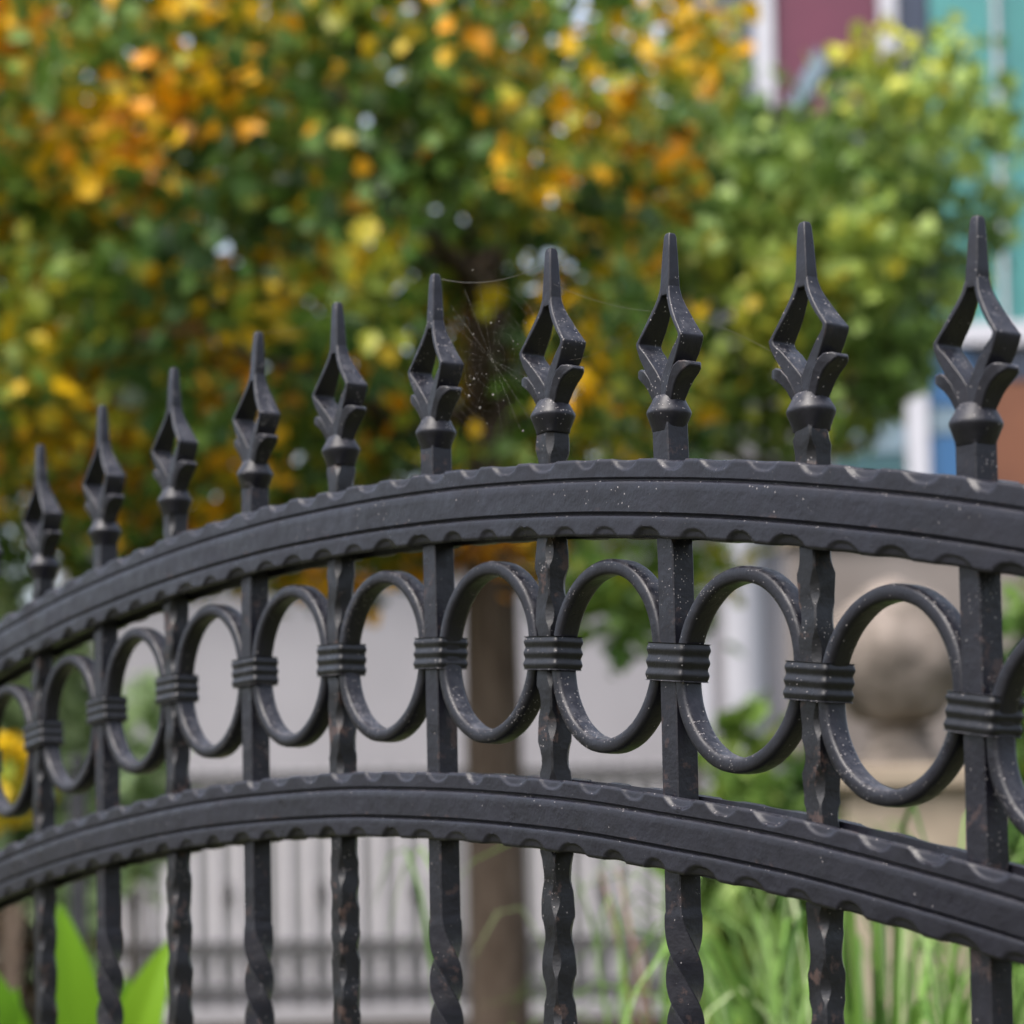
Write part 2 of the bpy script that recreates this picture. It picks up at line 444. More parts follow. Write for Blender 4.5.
# black post on the left
Zk = 8.5
po = facade_empty('garden_post', 79, Zk)
tag(po, 'slim black iron post standing beside the broad green leaves', 'post')
q = MB(); sk = Zk/FPX; r = 8.5*sk
q.loft([[(x*r, y*r, z) for x, y in ((-1,-1),(1,-1),(1,1),(-1,1))] for z in (0, zz(768, Zk))]); q.build('shaft', BLACK_POST, po, smooth=False, bevel=.003)
q = MB(); q.loft([[(rr*math.cos(t), rr*math.sin(t), zz(768, Zk)+h) for t in [2*math.pi*j/16 for j in range(16)]] for h, rr in ((0.001,.03),(.006,.032),(.012,.018),(.02,.014),(.03,.024),(.045,.028),(.06,.022),(.068,.008))])
q.build('cap', BLACK_POST, po)

# ------------------------------------------------------------------ trees and shrubs
LEAF_OUT = [(0.0, 0.0), (0.30, 0.16), (0.52, 0.40), (0.36, 0.55), (0.26, 0.80), (0.0, 1.0)]
def leaf(mb, c, size, rnd, tint, droop=0.4):
    n = Vector((rnd.gauss(0, 1), rnd.gauss(0, 1), rnd.gauss(0.5, .8))).normalized()
    d = n.cross(Vector((rnd.gauss(0, 1), rnd.gauss(0, 1), rnd.gauss(-droop, .6))))
    if d.length < 1e-3: d = Vector((1, 0, 0))
    d.normalize(); s = d.cross(n)
    f = rnd.uniform(.05, .3)
    wd = rnd.uniform(.75, 1.05)
    pts = [c + (d*v + s*(u*wd) + n*(abs(u)*f)) * size for u, v in LEAF_OUT]
    pts += [c + (d*v + s*(-u*wd) + n*(abs(u)*f)) * size for u, v in LEAF_OUT[1:-1]]
    mb.add(pts, [(0, 1, 2, 3, 4, 5), (0, 5, 9, 8, 7, 6)], tint)

def crown(name, mat, parent, center, rad, n_cl, per, size, tintf, rnd, cl_r=.16, hollow=.25, keep=None, extra=()):
    mb = MB()
    c = Vector(center)
    for k in range(n_cl):
        while True:
            d = Vector((rnd.uniform(-1, 1), rnd.uniform(-1, 1), rnd.uniform(-1, 1)))
            if d.length < 1 and (d.length > hollow or rnd.random() < .3):
                q = c + Vector((d.x*rad[0], d.y*rad[1], d.z*rad[2]))
                sh = 1 + .22*noise.noise(q*1.6)
                if d.length < sh * .98 and (keep is None or keep(q)): break
        ct = tintf(q)
        rr = cl_r * rnd.uniform(.6, 1.3)
        for _ in range(per):
            o = Vector((rnd.gauss(0, .5), rnd.gauss(0, .5), rnd.gauss(-.05, .42))) * rr
            p = q + o
            if keep is not None and not keep(p): continue
            leaf(mb, p, size * rnd.uniform(.65, 1.25), rnd, min(1, max(0, ct + rnd.gauss(0, .085))))
    for q, ct, n_, rr in extra:
        for _ in range(n_):
            p = q + Vector((rnd.gauss(0, .5), rnd.gauss(0, .5), rnd.gauss(0, .42))) * rr
            leaf(mb, p, size * rnd.uniform(.65, 1.15), rnd, min(1, max(0, ct + rnd.gauss(0, .07))))
    return mb.build(name, mat, parent, smooth=False, tint=True)

def screen(p):
    d = p - CAM; z = d.dot(FW)
    return 512 + FPX*d.dot(RT)/z, CY - FPX*d.dot(UP)/z

# big autumn tree
rnd = random.Random(11)
Zt = 9.0
tb = ground(497, Zt)
T1 = empty('autumn_tree', tb)
tag(T1, 'autumn tree with orange, yellow and green leaves and a straight brown trunk', 'tree')
trunk = MB()
ax = [(0, 0, 0), (.01, 0, .8), (-.01, .01, 1.6), (0, 0, 2.4), (.015, 0, 3.2), (-.03, .02, 4.0), (0, 0, 4.7), (.05, 0, 5.3)]
trunk.tube([Vector(a) for a in ax], [.125, .104, .098, .09, .075, .055, .035, .014], 14)
for k in range(30):
    z0 = rnd.uniform(2.7, 4.6); a = rnd.uniform(0, 2*math.pi); L = rnd.uniform(.9, 2.0) * (1 if z0 < 4 else .75)
    pts = []
    for j in range(8):
        t = j/7
        pts.append(Vector((math.cos(a)*L*t, math.sin(a)*L*t, z0 + .35*L*t - .22*L*t*t)) + Vector((noise.noise(Vector((k, t*3, 1))), noise.noise(Vector((k, 4, t*3))), noise.noise(Vector((t*3, 7, k)))))*.18*t)
    if pts[-1].dot(RH) > .8: continue
    trunk.tube(pts, [max(.005, .038*(1 - t/7.6)) for t in range(8)], 7)
trunk.build('trunk', BARK, T1)
def tint1(q):
    P = q + tb
    n = noise.noise(P*1.1 + Vector((3, 1, 8))) * .24 + noise.noise(P*4.2)*.72
    h = q.z
    b = .435 + .05*(h - 3.6) + n*.98
    return min(.90, max(.05, b))
def keep1(q):
    # the skirt of the crown hangs lower in places; its right side is thin
    lat = q.dot(RH)
    low = 2.66 + .13*noise.noise(Vector((lat*1.6, q.dot(FH)*1.2, 5))) - .22*math.exp(-((lat-.42)/.16)**2) - .14*math.exp(-((lat+.48)/.13)**2)
    if q.z < low: return False
    f_ = q.dot(FH)
    if abs(lat + .02) < .15 and 2.9 < q.z < 3.55 and f_ < 0 and noise.noise(q*6) > -.25: return False   # open middle, the trunk shows
    if lat > .25 and noise.noise(q*2.6 + Vector((4, 4, 4))) > .24: return False
    return lat < .74 + (.28 if q.z > 4.25 else 0) + .22*noise.noise(Vector((q.z*1.5, 2, q.dot(FH))))
DROOP = [(at(px, py, Zt + dz) - tb, tt, nn, rr) for px, py, dz, tt, nn, rr in (
    (600, 596, -.3, .36, 60, .17), (622, 640, -.25, .32, 40, .13), (580, 574, .1, .40, 50, .16), (640, 600, .2, .36, 50, .16), (612, 575, -.5, .42, 50, .16), (655, 572, .1, .38, 50, .16),
    (330, 588, -.2, .74, 36, .12), (350, 612, -.2, .78, 16, .08), (300, 568, .2, .70, 36, .13), (250, 556, .1, .5, 36, .14), (535, 560, .2, .78, 44, .14), (510, 548, -.2, .86, 40, .14),
    (700, 562, .2, .46, 30, .13), (722, 572, .1, .5, 22, .12), (440, 552, .1, .84, 30, .12))]
crown('crown', AUTUMN, T1, (-RH.x*.85 + FH.x*.35, -RH.y*.85 + FH.y*.35, 3.75), (2.1, 1.85, 1.35), 1100, 26, .072, tint1, rnd, .19, .35, keep1, DROOP)

# second, greener tree to the right
rnd = random.Random(5)
Z2 = 11.0
b2 = ground(822, Z2)
T2 = empty('green_tree', b2)
tag(T2, 'slim tree with fresh yellow-green foliage right of the autumn tree', 'tree')
trunk = MB()
trunk.tube([(0, 0, 0), (.01, 0, 1.0), (0, .01, 2.0), (.02, 0, 2.8), (0, 0, 4.4)], [.055, .046, .042, .035, .012], 10)
for k in range(18):
    z0 = rnd.uniform(3.2, 4.3); a = rnd.uniform(0, 2*math.pi); L = rnd.uniform(.35, .8)
    trunk.tube([Vector((math.cos(a)*L*t, math.sin(a)*L*t, z0 + .3*L*t)) for t in (0, .35, .7, 1)], [.016, .012, .008, .003], 6)
trunk.build('trunk', BARK, T2)
def tint2(q):
    P = q + b2
    return min(.97, max(.03, .37 + noise.noise(P*2.4)*.75 + noise.noise(P*6)*.2))
def keep2(q):
    lat = q.dot(RH)
    top = 4.70 + .3*noise.noise(Vector((lat*2.2, 3, q.dot(FH)))) + (.45 if lat > .45 else 0) + (.35 if lat < -.3 else 0)
    if q.z > top and not (q.z < top + .75 and noise.noise(q*3.1) > .10 and (lat > .3 or lat < -.2)): return False
    return q.z > 3.22 + .16*noise.noise(Vector((lat*3, 1, 2))) + (.22 if lat > .08 else 0) + max(0, lat-.38)*1.5
crown('crown', FRESH, T2, (0, 0, 4.05), (1.05, .85, 1.2), 380, 20, .078, tint2, rnd, .17, .1, keep2)

def shrub(name, label, px, Z, top_y, wid_px, mat, tintf, seed, n_cl=90, per=16, size=.06, cat='shrub', z_lo=.1, depth=.5):
    rnd = random.Random(seed)
    b = ground(px, Z); s = Z/FPX
    e = empty(name, b); tag(e, label, cat)
    top = zz(top_y, Z); hw = wid_px*s/2
    crown('foliage', mat, e, (0, 0, (top + z_lo)/2), (max(hw, .05), max(hw, .05), (top - z_lo)/2), n_cl, per, size, tintf, rnd, .1, .0)
    st = MB()
    for k in range(7):
        a = rnd.uniform(0, 6.28); L = hw*rnd.uniform(.3, .7)
        st.tube([Vector((math.cos(a)*L*t*.9, math.sin(a)*L*t*.9, top*.82*t)) for t in (0, .3, .6, 1)], [.012, .01, .007, .003], 6)
    st.build('stem', BARK, e)
    return e
nz = lambda k, c, amp: (lambda q: min(1, max(0, c + noise.noise(q*4 + Vector((k, k, k)))*amp)))
shrub('pale_shrub', 'pale green leafy shrub behind the left end of the gate', 0, 10.5, 545, 215, PALE, nz(1, .62, .35), 21, 230, 18, .11)
shrub('yellow_shrub', 'small shrub with bright yellow leaves at the left edge', 8, 7.6, 742, 46, AUTUMN, nz(2, .62, .02), 22, 6, 11, .09, z_lo=1.80)
shrub('pale_shrub', 'thin light green shrub showing through the second and third rings from the left', 140, 11.5, 650, 90, PALE, nz(9, .55, .3), 25, 30, 14, .10, z_lo=1.6)
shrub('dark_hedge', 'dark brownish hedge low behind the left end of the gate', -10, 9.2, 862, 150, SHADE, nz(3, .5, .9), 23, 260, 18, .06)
shrub('green_bush', 'green leafy bush low in front of the white column', 748, 7.8, 706, 110, FRESH, nz(4, .28, .55), 24, 130, 16, .08, z_lo=.5)
shrub('green_bush', 'dark green bush behind the tall grass', 800, 8.8, 770, 230, AUTUMN, nz(5, .20, .25), 26, 200, 16, .085, z_lo=.4)
shrub('right_shrub', 'green shrub at the right edge beside the stone ball', 1075, 8.4, 560, 150, AUTUMN, nz(6, .32, .3), 27, 110, 16, .09, z_lo=.6)
shrub('shrub', 'tall thin green shrub between the white house and the beige wall', 690, 12, 548, 70, FRESH, nz(7, .35, .5), 28, 14, 12, .09, z_lo=2.5)

# tall grasses
def blade(mb, base, tip, bulge, wdt, tint, n=9):
    base = Vector(base); tip = Vector(tip)
    h = Vector((tip.x-base.x, tip.y-base.y, 0))
    ctrl = Vector((base.x + h.x*.12, base.y + h.y*.12, max(base.z, tip.z) + bulge))
    side = h.cross(Vector((0, 0, 1)))
    if side.length < 1e-4: side = Vector((1, 0, 0))
    side.normalize()
    L, Cc, Rr = [], [], []
    for i in range(n + 1):
        t = i/n
        p = base*(1-t)**2 + ctrl*(2*t*(1-t)) + tip*t*t
        w_ = wdt*(min(1, t*6 + .5))*(1 - t**2.4)/2 + .0004
        L.append(p - side*w_); Cc.append(p - Vector((0, 0, w_*.5)) ); Rr.append(p + side*w_)
    vs_ = L + Cc + Rr; fs = []
    for i in range(n):
        fs.append((i, i+1, n+1+i+1, n+1+i)); fs.append((n+1+i, n+1+i+1, 2*(n+1)+i+1, 2*(n+1)+i))
    mb.add(vs_, fs, tint)
def grass(label, px, Z, n, rspread, hlo, hhi, seed, wd=.012, name='tall_grass', bias=None, arc=(.15, .55)):
    rnd = random.Random(seed)
    b = ground(px, Z); e = empty(name, b); tag(e, label, 'grass plant')
    mb = MB()
    for k in range(n):
        a = rnd.uniform(0, 6.283); r0 = rnd.uniform(0, .10)
        rs = rspread*rnd.uniform(.25, 1)
        if bias is not None and rnd.random() < bias[1]: a = bias[0] + rnd.gauss(0, .5)
        hh = rnd.uniform(hlo, hhi)
        blade(mb, (math.cos(a)*r0, math.sin(a)*r0, 0), (math.cos(a)*(r0+rs), math.sin(a)*(r0+rs), hh), rnd.uniform(*arc),
              wd*rnd.uniform(.6, 1.3), min(1, max(0, rnd.gauss(.36, .3))))
    mb.build('blades', GRASS, e, tint=True)
    return e
gr = grass('dense clump of tall bright green grass at the lower right behind the gate', 870, 3.0, 95, .46, 1.02, 1.40, 31, .0105, arc=(.40, .78))
gr5 = grass('darker clump of tall grass behind the bright green clump', 810, 4.6, 60, .55, .75, 1.50, 35, .018)
gr2 = grass('loose clump of thin grass left of the dense green clump', 650, 3.6, 26, .30, .95, 1.50, 32, .0085)
gr3 = grass('clump of tall grass at the right edge behind the last bar', 990, 5.2, 70, .5, .9, 1.6, 33, .016)
gr4 = grass('sparse clump of long grass at the foot of the tree trunk', 525, 3.1, 12, .20, .9, 1.46, 34, .009)
rnd = random.Random(77)
for nm, lab, base, tips in (
    ('dry_stalk', 'brown dry stalks rising between the grass clumps', (648, 3.7), [((648, 1040), (618, 868)), ((640, 1040), (601, 872)), ((655, 1060), (640, 940))]),
    ('dry_stalk', 'tan dry stalks standing in the green grass before the pillar', (870, 3.5), [((868, 1040), (845, 880)), ((880, 1050), (872, 905))])):
    b = ground(*base); e = empty(nm, b); tag(e, lab, 'plant')
    mb = MB()
    for (a_, t_) in tips:
        p0 = at(a_[0], a_[1], base[1]) - b; p1 = at(t_[0], t_[1], base[1] + rnd.uniform(-.1, .1)) - b
        foot = Vector((p0.x*.6, p0.y*.6, 0))
        mb.tube([foot, p0, (p0+p1)/2 + Vector((.004, 0, 0)), p1], [.0035, .0035, .003, .0015], 7)
    for k in range(len(mb.t)): mb.t[k] = .4
    mb.build('stalks', STALK, e, tint=True)

# broad-leaved plant, lower left
def broad_leaf(base, tip, wdt, twist, tint):
    mb = MB(); base = Vector(base); tip = Vector(tip); n = 14
    d = (tip - base); side = d.cross(FH).normalized(); side = (side + FH*twist).normalized(); nn = d.cross(side).normalized()
    rows = []
    for i in range(n+1):
        t = i/n
        p = base + d*t + nn*(.10*d.length*math.sin(math.pi*t*.8))
        w_ = wdt * (math.sin(math.pi*min(1, (t*.93+.07))**1.15))**.8 / 2 if t < 1 else 0.0004
        w_ = max(w_, .0015)
        rows.append([p + side*(w_*u) + nn*(abs(u)*w_*.28 + .01*w_*math.sin(t*40+u)) for u in (-1, -.6, -.2, 0, .2, .6, 1)])
    m_ = 7; vs_ = [q for r_ in rows for q in r_]
    fs = [(i*m_+j, i*m_+j+1, (i+1)*m_+j+1, (i+1)*m_+j) for i in range(n) for j in range(m_-1)]
    mb.add(vs_, fs, tint)
    return mb
Zl = 3.3
b = ground(95, Zl)
ca = empty('broad_leaved_plant', b); tag(ca, 'plant with broad bright green pointed leaves at the lower left', 'plant')
for (bx, by, tx, ty, wp, tw, tn) in ((45, 1130, -22, 948, 70, .2, .35), (80, 1150, 58, 902, 62, -.3, .75), (112, 1150, 176, 938, 54, .3, .9),
                                    (92, 1160, 128, 975, 34, -.2, .5), (40, 1160, 24, 985, 50, .7, .55)):
    broad_leaf(at(bx, by, Zl) - b, at(tx, ty, Zl - .05*tn) - b, wp*Zl/FPX, tw, tn).build('leaf', BROAD, ca, tint=True)
q = MB()
for bx in (60, 74, 112, 92, 40):
    q.tube([Vector((0, 0, 0)) + RH*((bx-80)*.0004), (at(bx, 1150, Zl) - b)*Vector((1,1,1)).length/math.sqrt(3)*.98], [.009, .005], 7)
q.build('stem', BROAD, ca, tint=True)

# ------------------------------------------------------------------ THE GATE
X0, RAD = -0.315, 3.2
XA, XB = -1.47, 0.84
def arch(x, top, x0=X0, r=RAD): return top - r + math.sqrt(r*r - (x-x0)**2)
gate = empty('arched_gate', (X0, 0, 0))
tag(gate, 'black wrought iron gate with arched rails, a row of rings and spear finials', 'gate')
GX = X0
SP, B0 = 0.12008, -0.67758

def rail(name, top, H, g1, g2, x0, seed):
    mb = MB()
    rnd = random.Random(seed)
    v_list = [0, .0005, .001, .0016, .0022, .0028, .0034, .004, .0046, .0052, .0058, .0064, .0072, .0085, g1-.0012, g1-.0006, g1, g1+.0005, g1+.001, g1+.0015, g1+.002, g1+.0027, (g1*2+g2)/3, (g1+g2*2)/3,
              g2-.0012, g2-.0006, g2, g2+.0005, g2+.001, g2+.0015, g2+.002, g2+.0027, H-.0085, H-.0072, H-.0064, H-.0058, H-.0052, H-.0046, H-.004, H-.0034, H-.0028, H-.0022, H-.0016, H-.001, H-.0005, H]
    PER = .0397
    nu = int((XB-XA)/.0015)
    jt = [(rnd.uniform(-.22, .22), rnd.uniform(.78, 1.18), rnd.uniform(.55, 1.45)) for _ in range(200)]
    def scoop(x, v, ph, side):
        k = math.floor((x - ph)/PER + .5)
        j = jt[(k*3 + side*37) % 200]
        du = (x - ph - k*PER - j[0]*.01) / (.0122*j[1])
        a = 1 - du*du
        if a <= 0: return 0, 0
        hgt = .0062*(1 - abs(du)**2.6)*(.85 + .15*j[2])
        ins = 0
        if v < hgt:
            e = hgt - v
            ins = j[2]*(.0013*min(1, e/.0011) + .20*e)
        return ins, .0007*j[2]*a
    rings = []
    for i in range(nu+1):
        x = XA + (XB-XA)*i/nu
        zt = arch(x, top, x0) + .0005*noise.noise(Vector((x*9, seed*3.0, 2)))
        ring = []
        bulge = .00025*noise.noise(Vector((x*25, seed, 0)))
        def face(sgn, vl):
            for v in vl:
                y = .0142 + bulge
                dz = 0
                t1, c1 = scoop(x, v, .533*PER + (0 if sgn < 0 else .3*PER), 0 if sgn < 0 else 2)
                t2, c2 = scoop(x, H-v, (.02)*PER + (0 if sgn < 0 else .4*PER), 1 if sgn < 0 else 3)
                y -= t1 + t2
                edge = min(v, H-v)
                y -= .0011*max(0, 1 - edge/.0017)**2      # softened arris
                dd1 = abs(v-g1); dd2 = abs(v-g2)
                if dd1 < .0011: y -= .0018*(1 - dd1/.0011)
                if dd2 < .0011: y -= .0017*(1 - dd2/.0011)
                for gg in (g1, g2):
                    if gg+.0003 < v < gg+.0026: y -= .0012*(1 - (v-gg)/.0026)**1.5
                if g1+.001 < v < g2-.001: y += .0006*min(1, (v-g1)/.0026)
                if v < .003: dz = -c1*(1 - v/.003)
                if H-v < .003: dz = c2*(1 - (H-v)/.003)
                ring.append((x-GX, sgn*y, zt - v + dz))
        face(-1, v_list)
        zb = zt - H
        ring += [(x-GX, -.0095, zb+.0006), (x-GX, -.0088, zb+.005), (x-GX, .0088, zb+.005), (x-GX, .0095, zb+.0006)]
        face(1, v_list[::-1])
        ring += [(x-GX, .0095, zt-.0006), (x-GX, .0088, zt-.005), (x-GX, -.0088, zt-.005), (x-GX, -.0095, zt-.0006)]
        rings.append(ring)
    mb.loft(rings)
    o = mb.build(name, IRON_RAIL, gate, sharp=50)
    fix_normals(o)
    return o
rail('upper_rail', 1.6912, .0432, .0112, .0302, -.315, 1)['label'] = 'upper arched rail with hammered edges'
rail('lower_rail', 1.5092, .0410, .0104, .0280, -.300, 2)['label'] = 'lower arched rail with hammered edges'

BK = {0:(1.6,5.4,1.7,-2), 1:(.1,-.3,-3.3,1), 2:(-1.1,-.7,-3.0,2), 3:(-1.3,2.5,8.2,0), 4:(-2.0,1.5,-.8,.5), 5:(-.1,-1,2.2,0), 6:(2.5,7.2,6.5,.5), 7:(2.0,-1.1,2.5,-1.5), 8:(-.3,-1.1,-4.5,1), 9:(-1.3,-1,3,-.5)}
def bar_mesh(i, x):
    rnd = random.Random(100 + i)
    hammered = (i % 2 == 0)
    ztop = arch(x, 1.8168, -.33, 3.24) - .098 - .006
    mb = MB(); rings = []
    z = ztop; zs = []
    while z > .10: zs.append(z); z -= .0025 if z > .95 else .02
    zs.append(.10)
    tw0 = 1.412 if i != 9 else 1.33
    tw1 = .75
    ph = rnd.uniform(0, 6.28)
    for z in zs:
        h = .00705
        th = 0
        if not hammered and z < tw0:
            d = min(tw0, tw0) - max(z, tw1)
            r0 = .010
            dd = d - r0*(1 - math.exp(-d/r0)) * .8
            th = dd / .0255 * math.pi/2
        ch = [.0006]*4
        if hammered:
            for k in range(4):
                s_ = math.sin(2*math.pi*z/.033 + ph + k*math.pi/1.0 + .7*noise.noise(Vector((i, k, z*30))))
                ch[k] = .0009 + .0027*max(0, s_)**.7 + .0004*noise.noise(Vector((z*120, i, k)))
            h += .0003*math.sin(2*math.pi*z/.033*1.0 + ph*2) + .0003*noise.noise(Vector((z*90, i, 3)))
        if not hammered and th: h += .0004
        ring = []
        cn = [(-h, -h), (h, -h), (h, h), (-h, h)]
        for k in range(4):
            p = Vector(cn[k]); a = Vector(cn[(k-1) % 4]); b_ = Vector(cn[(k+1) % 4])
            c_ = max(.0004, ch[k])
            ring.append(p + (a-p).normalized()*c_); ring.append(p + (b_-p).normalized()*c_)
        ct, st_ = math.cos(th), math.sin(th)
        # the bars were bent by hand: a hair off straight
        wob = .0006*noise.noise(Vector((i*3.1, z*4, 0))) + BK.get(i, (0,0,0,0))[0]*.001
        wob += (BK.get(i, (0,0,0,0))[1] - BK.get(i, (0,0,0,0))[0])*.001*min(1, max(0, (z-1.6)/.10))
        rings.append([(p.x*ct - p.y*st_ + wob, p.x*st_ + p.y*ct, z) for p in ring])
    mb.loft(rings)
    return mb
# finial mesh, origin at the equator of its knop
def finial_mesh():
    mb = MB(); mm = .001
    def sq(hx, hy, z, n=2.9, k=28):
        out = []
        for j in range(k):
            t = 2*math.pi*j/k; c, s = math.cos(t), math.sin(t)
            out.append((math.copysign(abs(c)**(2/n), c)*hx*mm, math.copysign(abs(s)**(2/n), s)*hy*mm, z*mm))
        return out
    mb.loft([sq(7.15, 7.15, -10.5, 9), sq(8.4, 8.4, -8, 3.6), sq(10.6, 10.6, -3.5, 2.6), sq(11.9, 11.9, -1.2, 2.3), sq(12.2, 12.2, .3, 2.3), sq(11.6, 11.6, 1.8, 2.3),
             sq(9.6, 9.6, 5, 2.5), sq(8.0, 8.0, 8, 2.8), sq(6.0, 6.8, 9.6, 3)])
    # solid spike, splitting into two arms at 67 mm
    def rect(l0, l1, b_, z0, z1=None):
        z1 = z0 if z1 is None else z1
        return [(l0*mm, -b_*mm, z0*mm), (l1*mm, -b_*mm, z1*mm), (l1*mm, b_*mm, z1*mm), (l0*mm, b_*mm, z0*mm)]
    mb.loft([rect(-3.6, 3.6, 3.8, 63.5), rect(-4.4, 4.4, 4.0, 67), rect(-3.9, 3.9, 3.6, 76), rect(-3.3, 3.3, 3.2, 87), rect(-2.7, 2.7, 2.7, 95.5), rect(-2.0, 2.0, 2.0, 97.8)])
    for s in (-1, 1):
        O = [(3.9, 70.5, 3.5), (4.9, 66, 4.2), (5.9, 62.5, 4.7), (8.0, 58.5, 5.4), (11.2, 53.5, 6.3), (15.2, 47.8, 7.1), (19.3, 42.6, 7.7), (21.6, 39.8, 8.0), (21.0, 37.0, 7.9), (18.2, 31.0, 7.7), (14.0, 24.5, 7.3), (9.6, 17.5, 6.8), (6.2, 12, 6.3), (4.4, 6, 5.8)]
        I = [(1.6, 70.0, 3.5), (2.2, 65.2, 4.2), (3.2, 61.4, 4.7), (5.4, 57.0, 5.4), (8.7, 51.8, 6.3), (12.8, 46.4, 7.1), (16.8, 41.8, 7.7), (18.4, 39.6, 8.0), (17.4, 37.2, 7.9), (12.6, 33.0, 7.5), (7.6, 27.4, 7.0), (3.0, 22, 6.4), (-.2, 17.5, 6.0), (-.4, 6, 5.6)]
        rr = []
        for (ol, oz, ob), (il, iz, ib) in zip(O, I):
            rr.append([(s*il*mm, -ib*mm, iz*mm), (s*ol*mm, -ob*mm, oz*mm), (s*ol*mm, ob*mm, oz*mm), (s*il*mm, ib*mm, iz*mm)])
        mb.loft(rr)
        # curled leaf at the foot
        O = [(8.0, 5.0, 4.6), (9.8, 8.5, 5.2), (12.0, 12.6, 5.8), (15.6, 16.6, 6.2), (19.6, 19.4, 6.2), (22.8, 21.2, 5.2), (24.4, 22.8, 3.4)]
        I = [(3.6, 7.0, 6.0), (6.4, 14, 6.6), (9.6, 19.6, 7.2), (13.6, 23.8, 7.6), (17.6, 25.6, 7.3), (21.6, 25.4, 6.0), (24.0, 24.2, 4.0)]
        rr = []
        for (ol, oz, ob), (il, iz, ib) in zip(O, I):
            rr.append([(s*il*mm, -ib*mm, iz*mm), (s*ol*mm, -ob*mm, oz*mm), (s*ol*mm, ob*mm, oz*mm), (s*il*mm, ib*mm, iz*mm)])
        mb.loft(rr)
    return mb
fin0 = None
IDX = list(range(-6, 13))
for i in IDX:
    x = B0 + SP*i
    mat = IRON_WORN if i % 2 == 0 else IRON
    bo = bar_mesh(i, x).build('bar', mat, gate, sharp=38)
    fix_normals(bo)
    bo.location = (x-GX, 0, 0)
    bo['label'] = 'hammered square bar' if i % 2 == 0 else 'smooth square bar twisted below the rails'
    rnd = random.Random(900+i)
    if fin0 is None:
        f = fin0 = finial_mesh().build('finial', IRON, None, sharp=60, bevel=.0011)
        fix_normals(fin0)
    else:
        f = fin0.copy(); col.objects.link(f)
    f.parent = bo
    kk = BK.get(i, (0, 0, rnd.uniform(-2, 2), 0))
    lean = (kk[2]-kk[1])/98
    f.location = (kk[1]*.001, 0, arch(x, 1.8168, -.33, 3.24) - .0975 + kk[3]*.0005)
    f.scale = (rnd.uniform(.96, 1.04), rnd.uniform(.96, 1.04), 1)
    f.rotation_euler = (rnd.uniform(-.02, .02), lean, rnd.uniform(-.05, .05))

# rings between the bars
ro = MB(); rings = []
for k in range(112):
    a = 2*math.pi*k/112
    sec = []
    for j in range(24):
        t = 2*math.pi*j/24; c, s = math.cos(t), math.sin(t)
        rr_ = math.copysign(abs(c)**(2/3.8), c)*.0043; yy = math.copysign(abs(s)**(2/4.4), s)*.0067
        wv = .0003*noise.noise(Vector((math.cos(a)*3, math.sin(a)*3, j*.1)))
        r_ = .0539 - .0043 + rr_ + wv
        sec.append((r_*math.cos(a), yy, r_*math.sin(a)))
    rings.append(sec)
ro.loft(rings, closed=True)
ring0 = None
for i in IDX[:-1]:
    x = B0 + SP*(i+.5)
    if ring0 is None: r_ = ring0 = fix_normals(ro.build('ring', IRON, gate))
    else:
        r_ = ring0.copy(); col.objects.link(r_); r_.parent = gate
    rnd = random.Random(300+i)
    r_.location = (x-GX + (BK.get(i, (0,))[0] + BK.get(i+1, (0,))[0])*.0005, rnd.uniform(-.0008, .0004), arch(x, 1.5833, -.33, 3.26))
    r_.rotation_euler = (0, rnd.uniform(-.5, .5)*0 + math.atan((x+.33)/3.2), rnd.uniform(-.015, .015))
# three-ribbed collars that bind ring, bar and ring
co = MB(); rings = []
for k in range(37):
    v = k/36; z = -.0097 + .0194*v
    off = .00038*math.cos(2*math.pi*3*(v-.5)) + .0002
    if k in (0, 36): off = .0006
    hx, hy = .0166 + off, .0098 + off
    sec = []
    for j in range(48):
        t = 2*math.pi*(j+.5)/48; c, s = math.cos(t), math.sin(t)
        sec.append((math.copysign(abs(c)**(2/9), c)*hx, math.copysign(abs(s)**(2/9), s)*hy, z))
    rings.append(sec)
co.loft(rings)
col0 = None
for i in IDX:
    x = B0 + SP*i
    if col0 is None: c_ = col0 = fix_normals(co.build('collar', IRON_WORN, gate, sharp=50))
    else:
        c_ = col0.copy(); col.objects.link(c_); c_.parent = gate
    rnd = random.Random(500+i)
    c_.location = (x-GX + BK.get(i, (0,))[0]*.001, 0, arch(x, 1.5837, -.335, 3.28))
    c_.scale = (rnd.uniform(.97, 1.04), rnd.uniform(.98, 1.05), rnd.uniform(.94, 1.06))
    c_.rotation_euler = (0, math.atan((x+.335)/3.2)*.8 + rnd.uniform(-.025, .025), rnd.uniform(-.03, .03))
# bottom rail and stiles, below and beside the picture
q = MB(); q.box(XA-GX, XB-GX, -.014, .014, .10, .14); q.build('bottom_rail', IRON_RAIL, gate, smooth=False, bevel=.002)
for x in (XA, XB):
    q = MB(); q.box(x-GX-.02, x-GX+.02, -.02, .02, 0, arch(x, 1.70)); q.build('stile', IRON_RAIL, gate, smooth=False, bevel=.002)

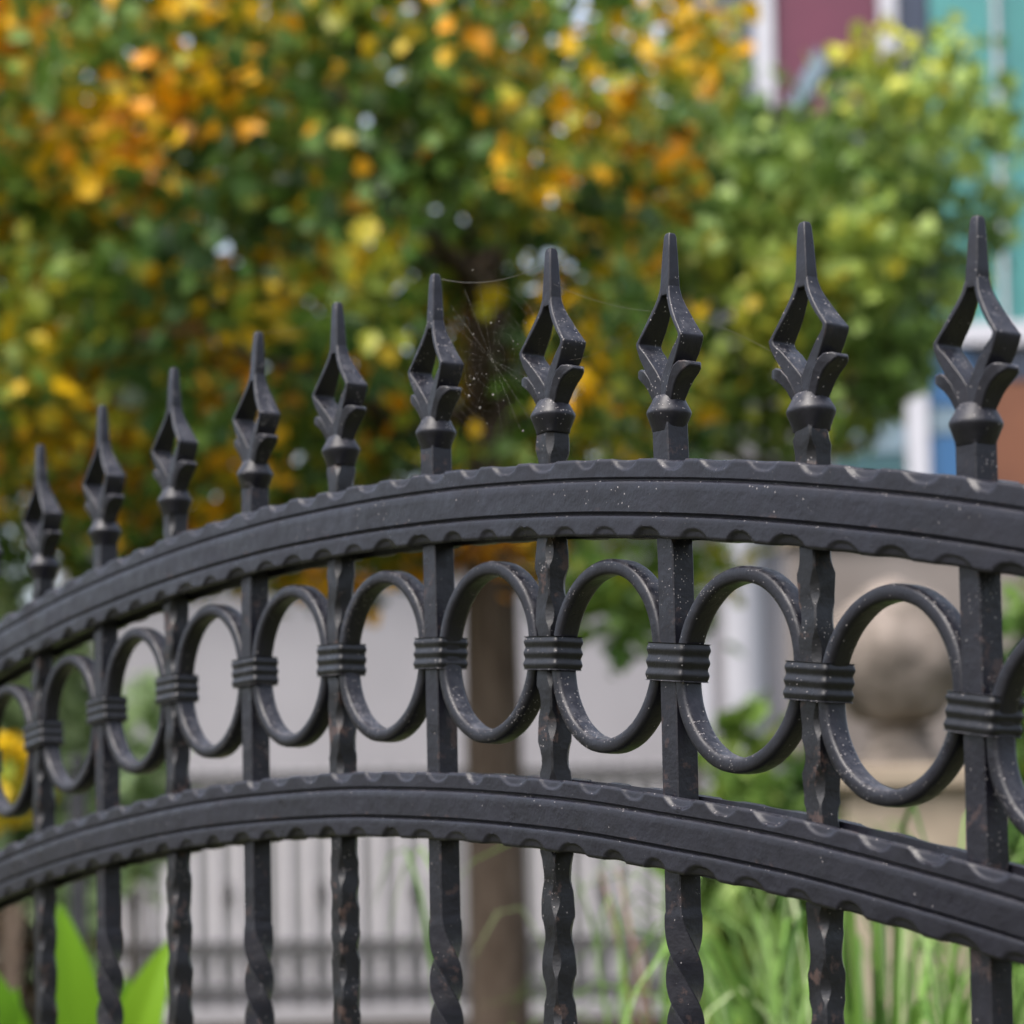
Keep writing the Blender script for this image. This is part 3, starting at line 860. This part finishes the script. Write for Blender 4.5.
# ------------------------------------------------------------------ cobweb between the finials
def fence_pt(px, py, y=0.0):
    d = FW + RT*((px-512)/FPX) - UP*((py-CY)/FPX)
    t = (y - CAM.y)/d.y
    return CAM + d*t
def thread(mb, a, b, sag=0, r=.00011, n=14, y=0.0):
    A = fence_pt(*a, y); B = fence_pt(*b, y)
    pts = [A.lerp(B, t/n) - Vector((0, 0, sag*4*(t/n)*(1-t/n))) for t in range(n+1)]
    mb.tube(pts, r, 4)
wb = empty('cobweb', fence_pt(492, 360)); tag(wb, 'fine dusty orb web strung between two finials at the centre', 'cobweb')
org = wb.location.copy()
mb = MB()
thread(mb, (441, 279), (545, 264), .0058, .00011)
rnd = random.Random(8)
c0 = (492, 360)
ends = []
for k in range(22):
    a = 2*math.pi*k/22 + rnd.uniform(-.07, .07)
    rr_ = 62*(1 + .3*abs(math.sin(a)))
    e = (c0[0] + .78*rr_*math.cos(a), c0[1] + rr_*math.sin(a))
    ends.append((a, e)); thread(mb, c0, e, 0, .00002, 3)
for q_ in range(5, 20, 2):
    f = q_/20
    for k in range(22):
        e1 = ends[k][1]; e2 = ends[(k+1) % 22][1]
        if rnd.random() < .25: continue
        thread(mb, (c0[0]+(e1[0]-c0[0])*f, c0[1]+(e1[1]-c0[1])*f), (c0[0]+(e2[0]-c0[0])*f, c0[1]+(e2[1]-c0[1])*f), 0, .000014, 2)
mb.v = [tuple(Vector(v)-org) for v in mb.v]
mb.build('web_threads', mtS, wb, smooth=False)
mb = MB()
for k in range(26):
    p = fence_pt(492 + rnd.gauss(0, 20), 360 + rnd.gauss(0, 34)) if k > 6 else fence_pt(*[(491, 323), (470, 385), (474, 379), (469, 396), (493, 395), (480, 408), (523, 431)][k])
    r_ = rnd.uniform(.0002, .0005) if k > 6 else rnd.uniform(.0005, .0009)
    mb.loft([[p - org + Vector((r_*s_*math.cos(t)*rnd.uniform(.7, 1.4), 0, r_*s_*math.sin(t)*rnd.uniform(.7, 1.3))) + Vector((0, yy, 0)) for t in [2*math.pi*j/6 for j in range(6)]]
             for yy, s_ in ((-r_*.7, .5), (0, 1), (r_*.7, .5))])
tag(mb.build('dust_flecks', mtS, wb, smooth=False), kind='stuff')
for lab, segs in (('single spider thread running from the central finials to the right', [((552, 283), (668, 312), .004), ((560, 360), (640, 322), .006), ((690, 318), (772, 352), -.002)]),
                  ('single spider thread between two finials left of centre', [((262, 333), (332, 314), .003)])):
    o_ = fence_pt(*segs[0][0]); e = empty('spider_thread', o_); tag(e, lab, 'spider thread')
    mb = MB()
    for a, b_, s_ in segs: thread(mb, a, b_, s_, .00004)
    mb.v = [tuple(Vector(v)-o_) for v in mb.v]
    mb.build('thread', mtS, e, smooth=False)
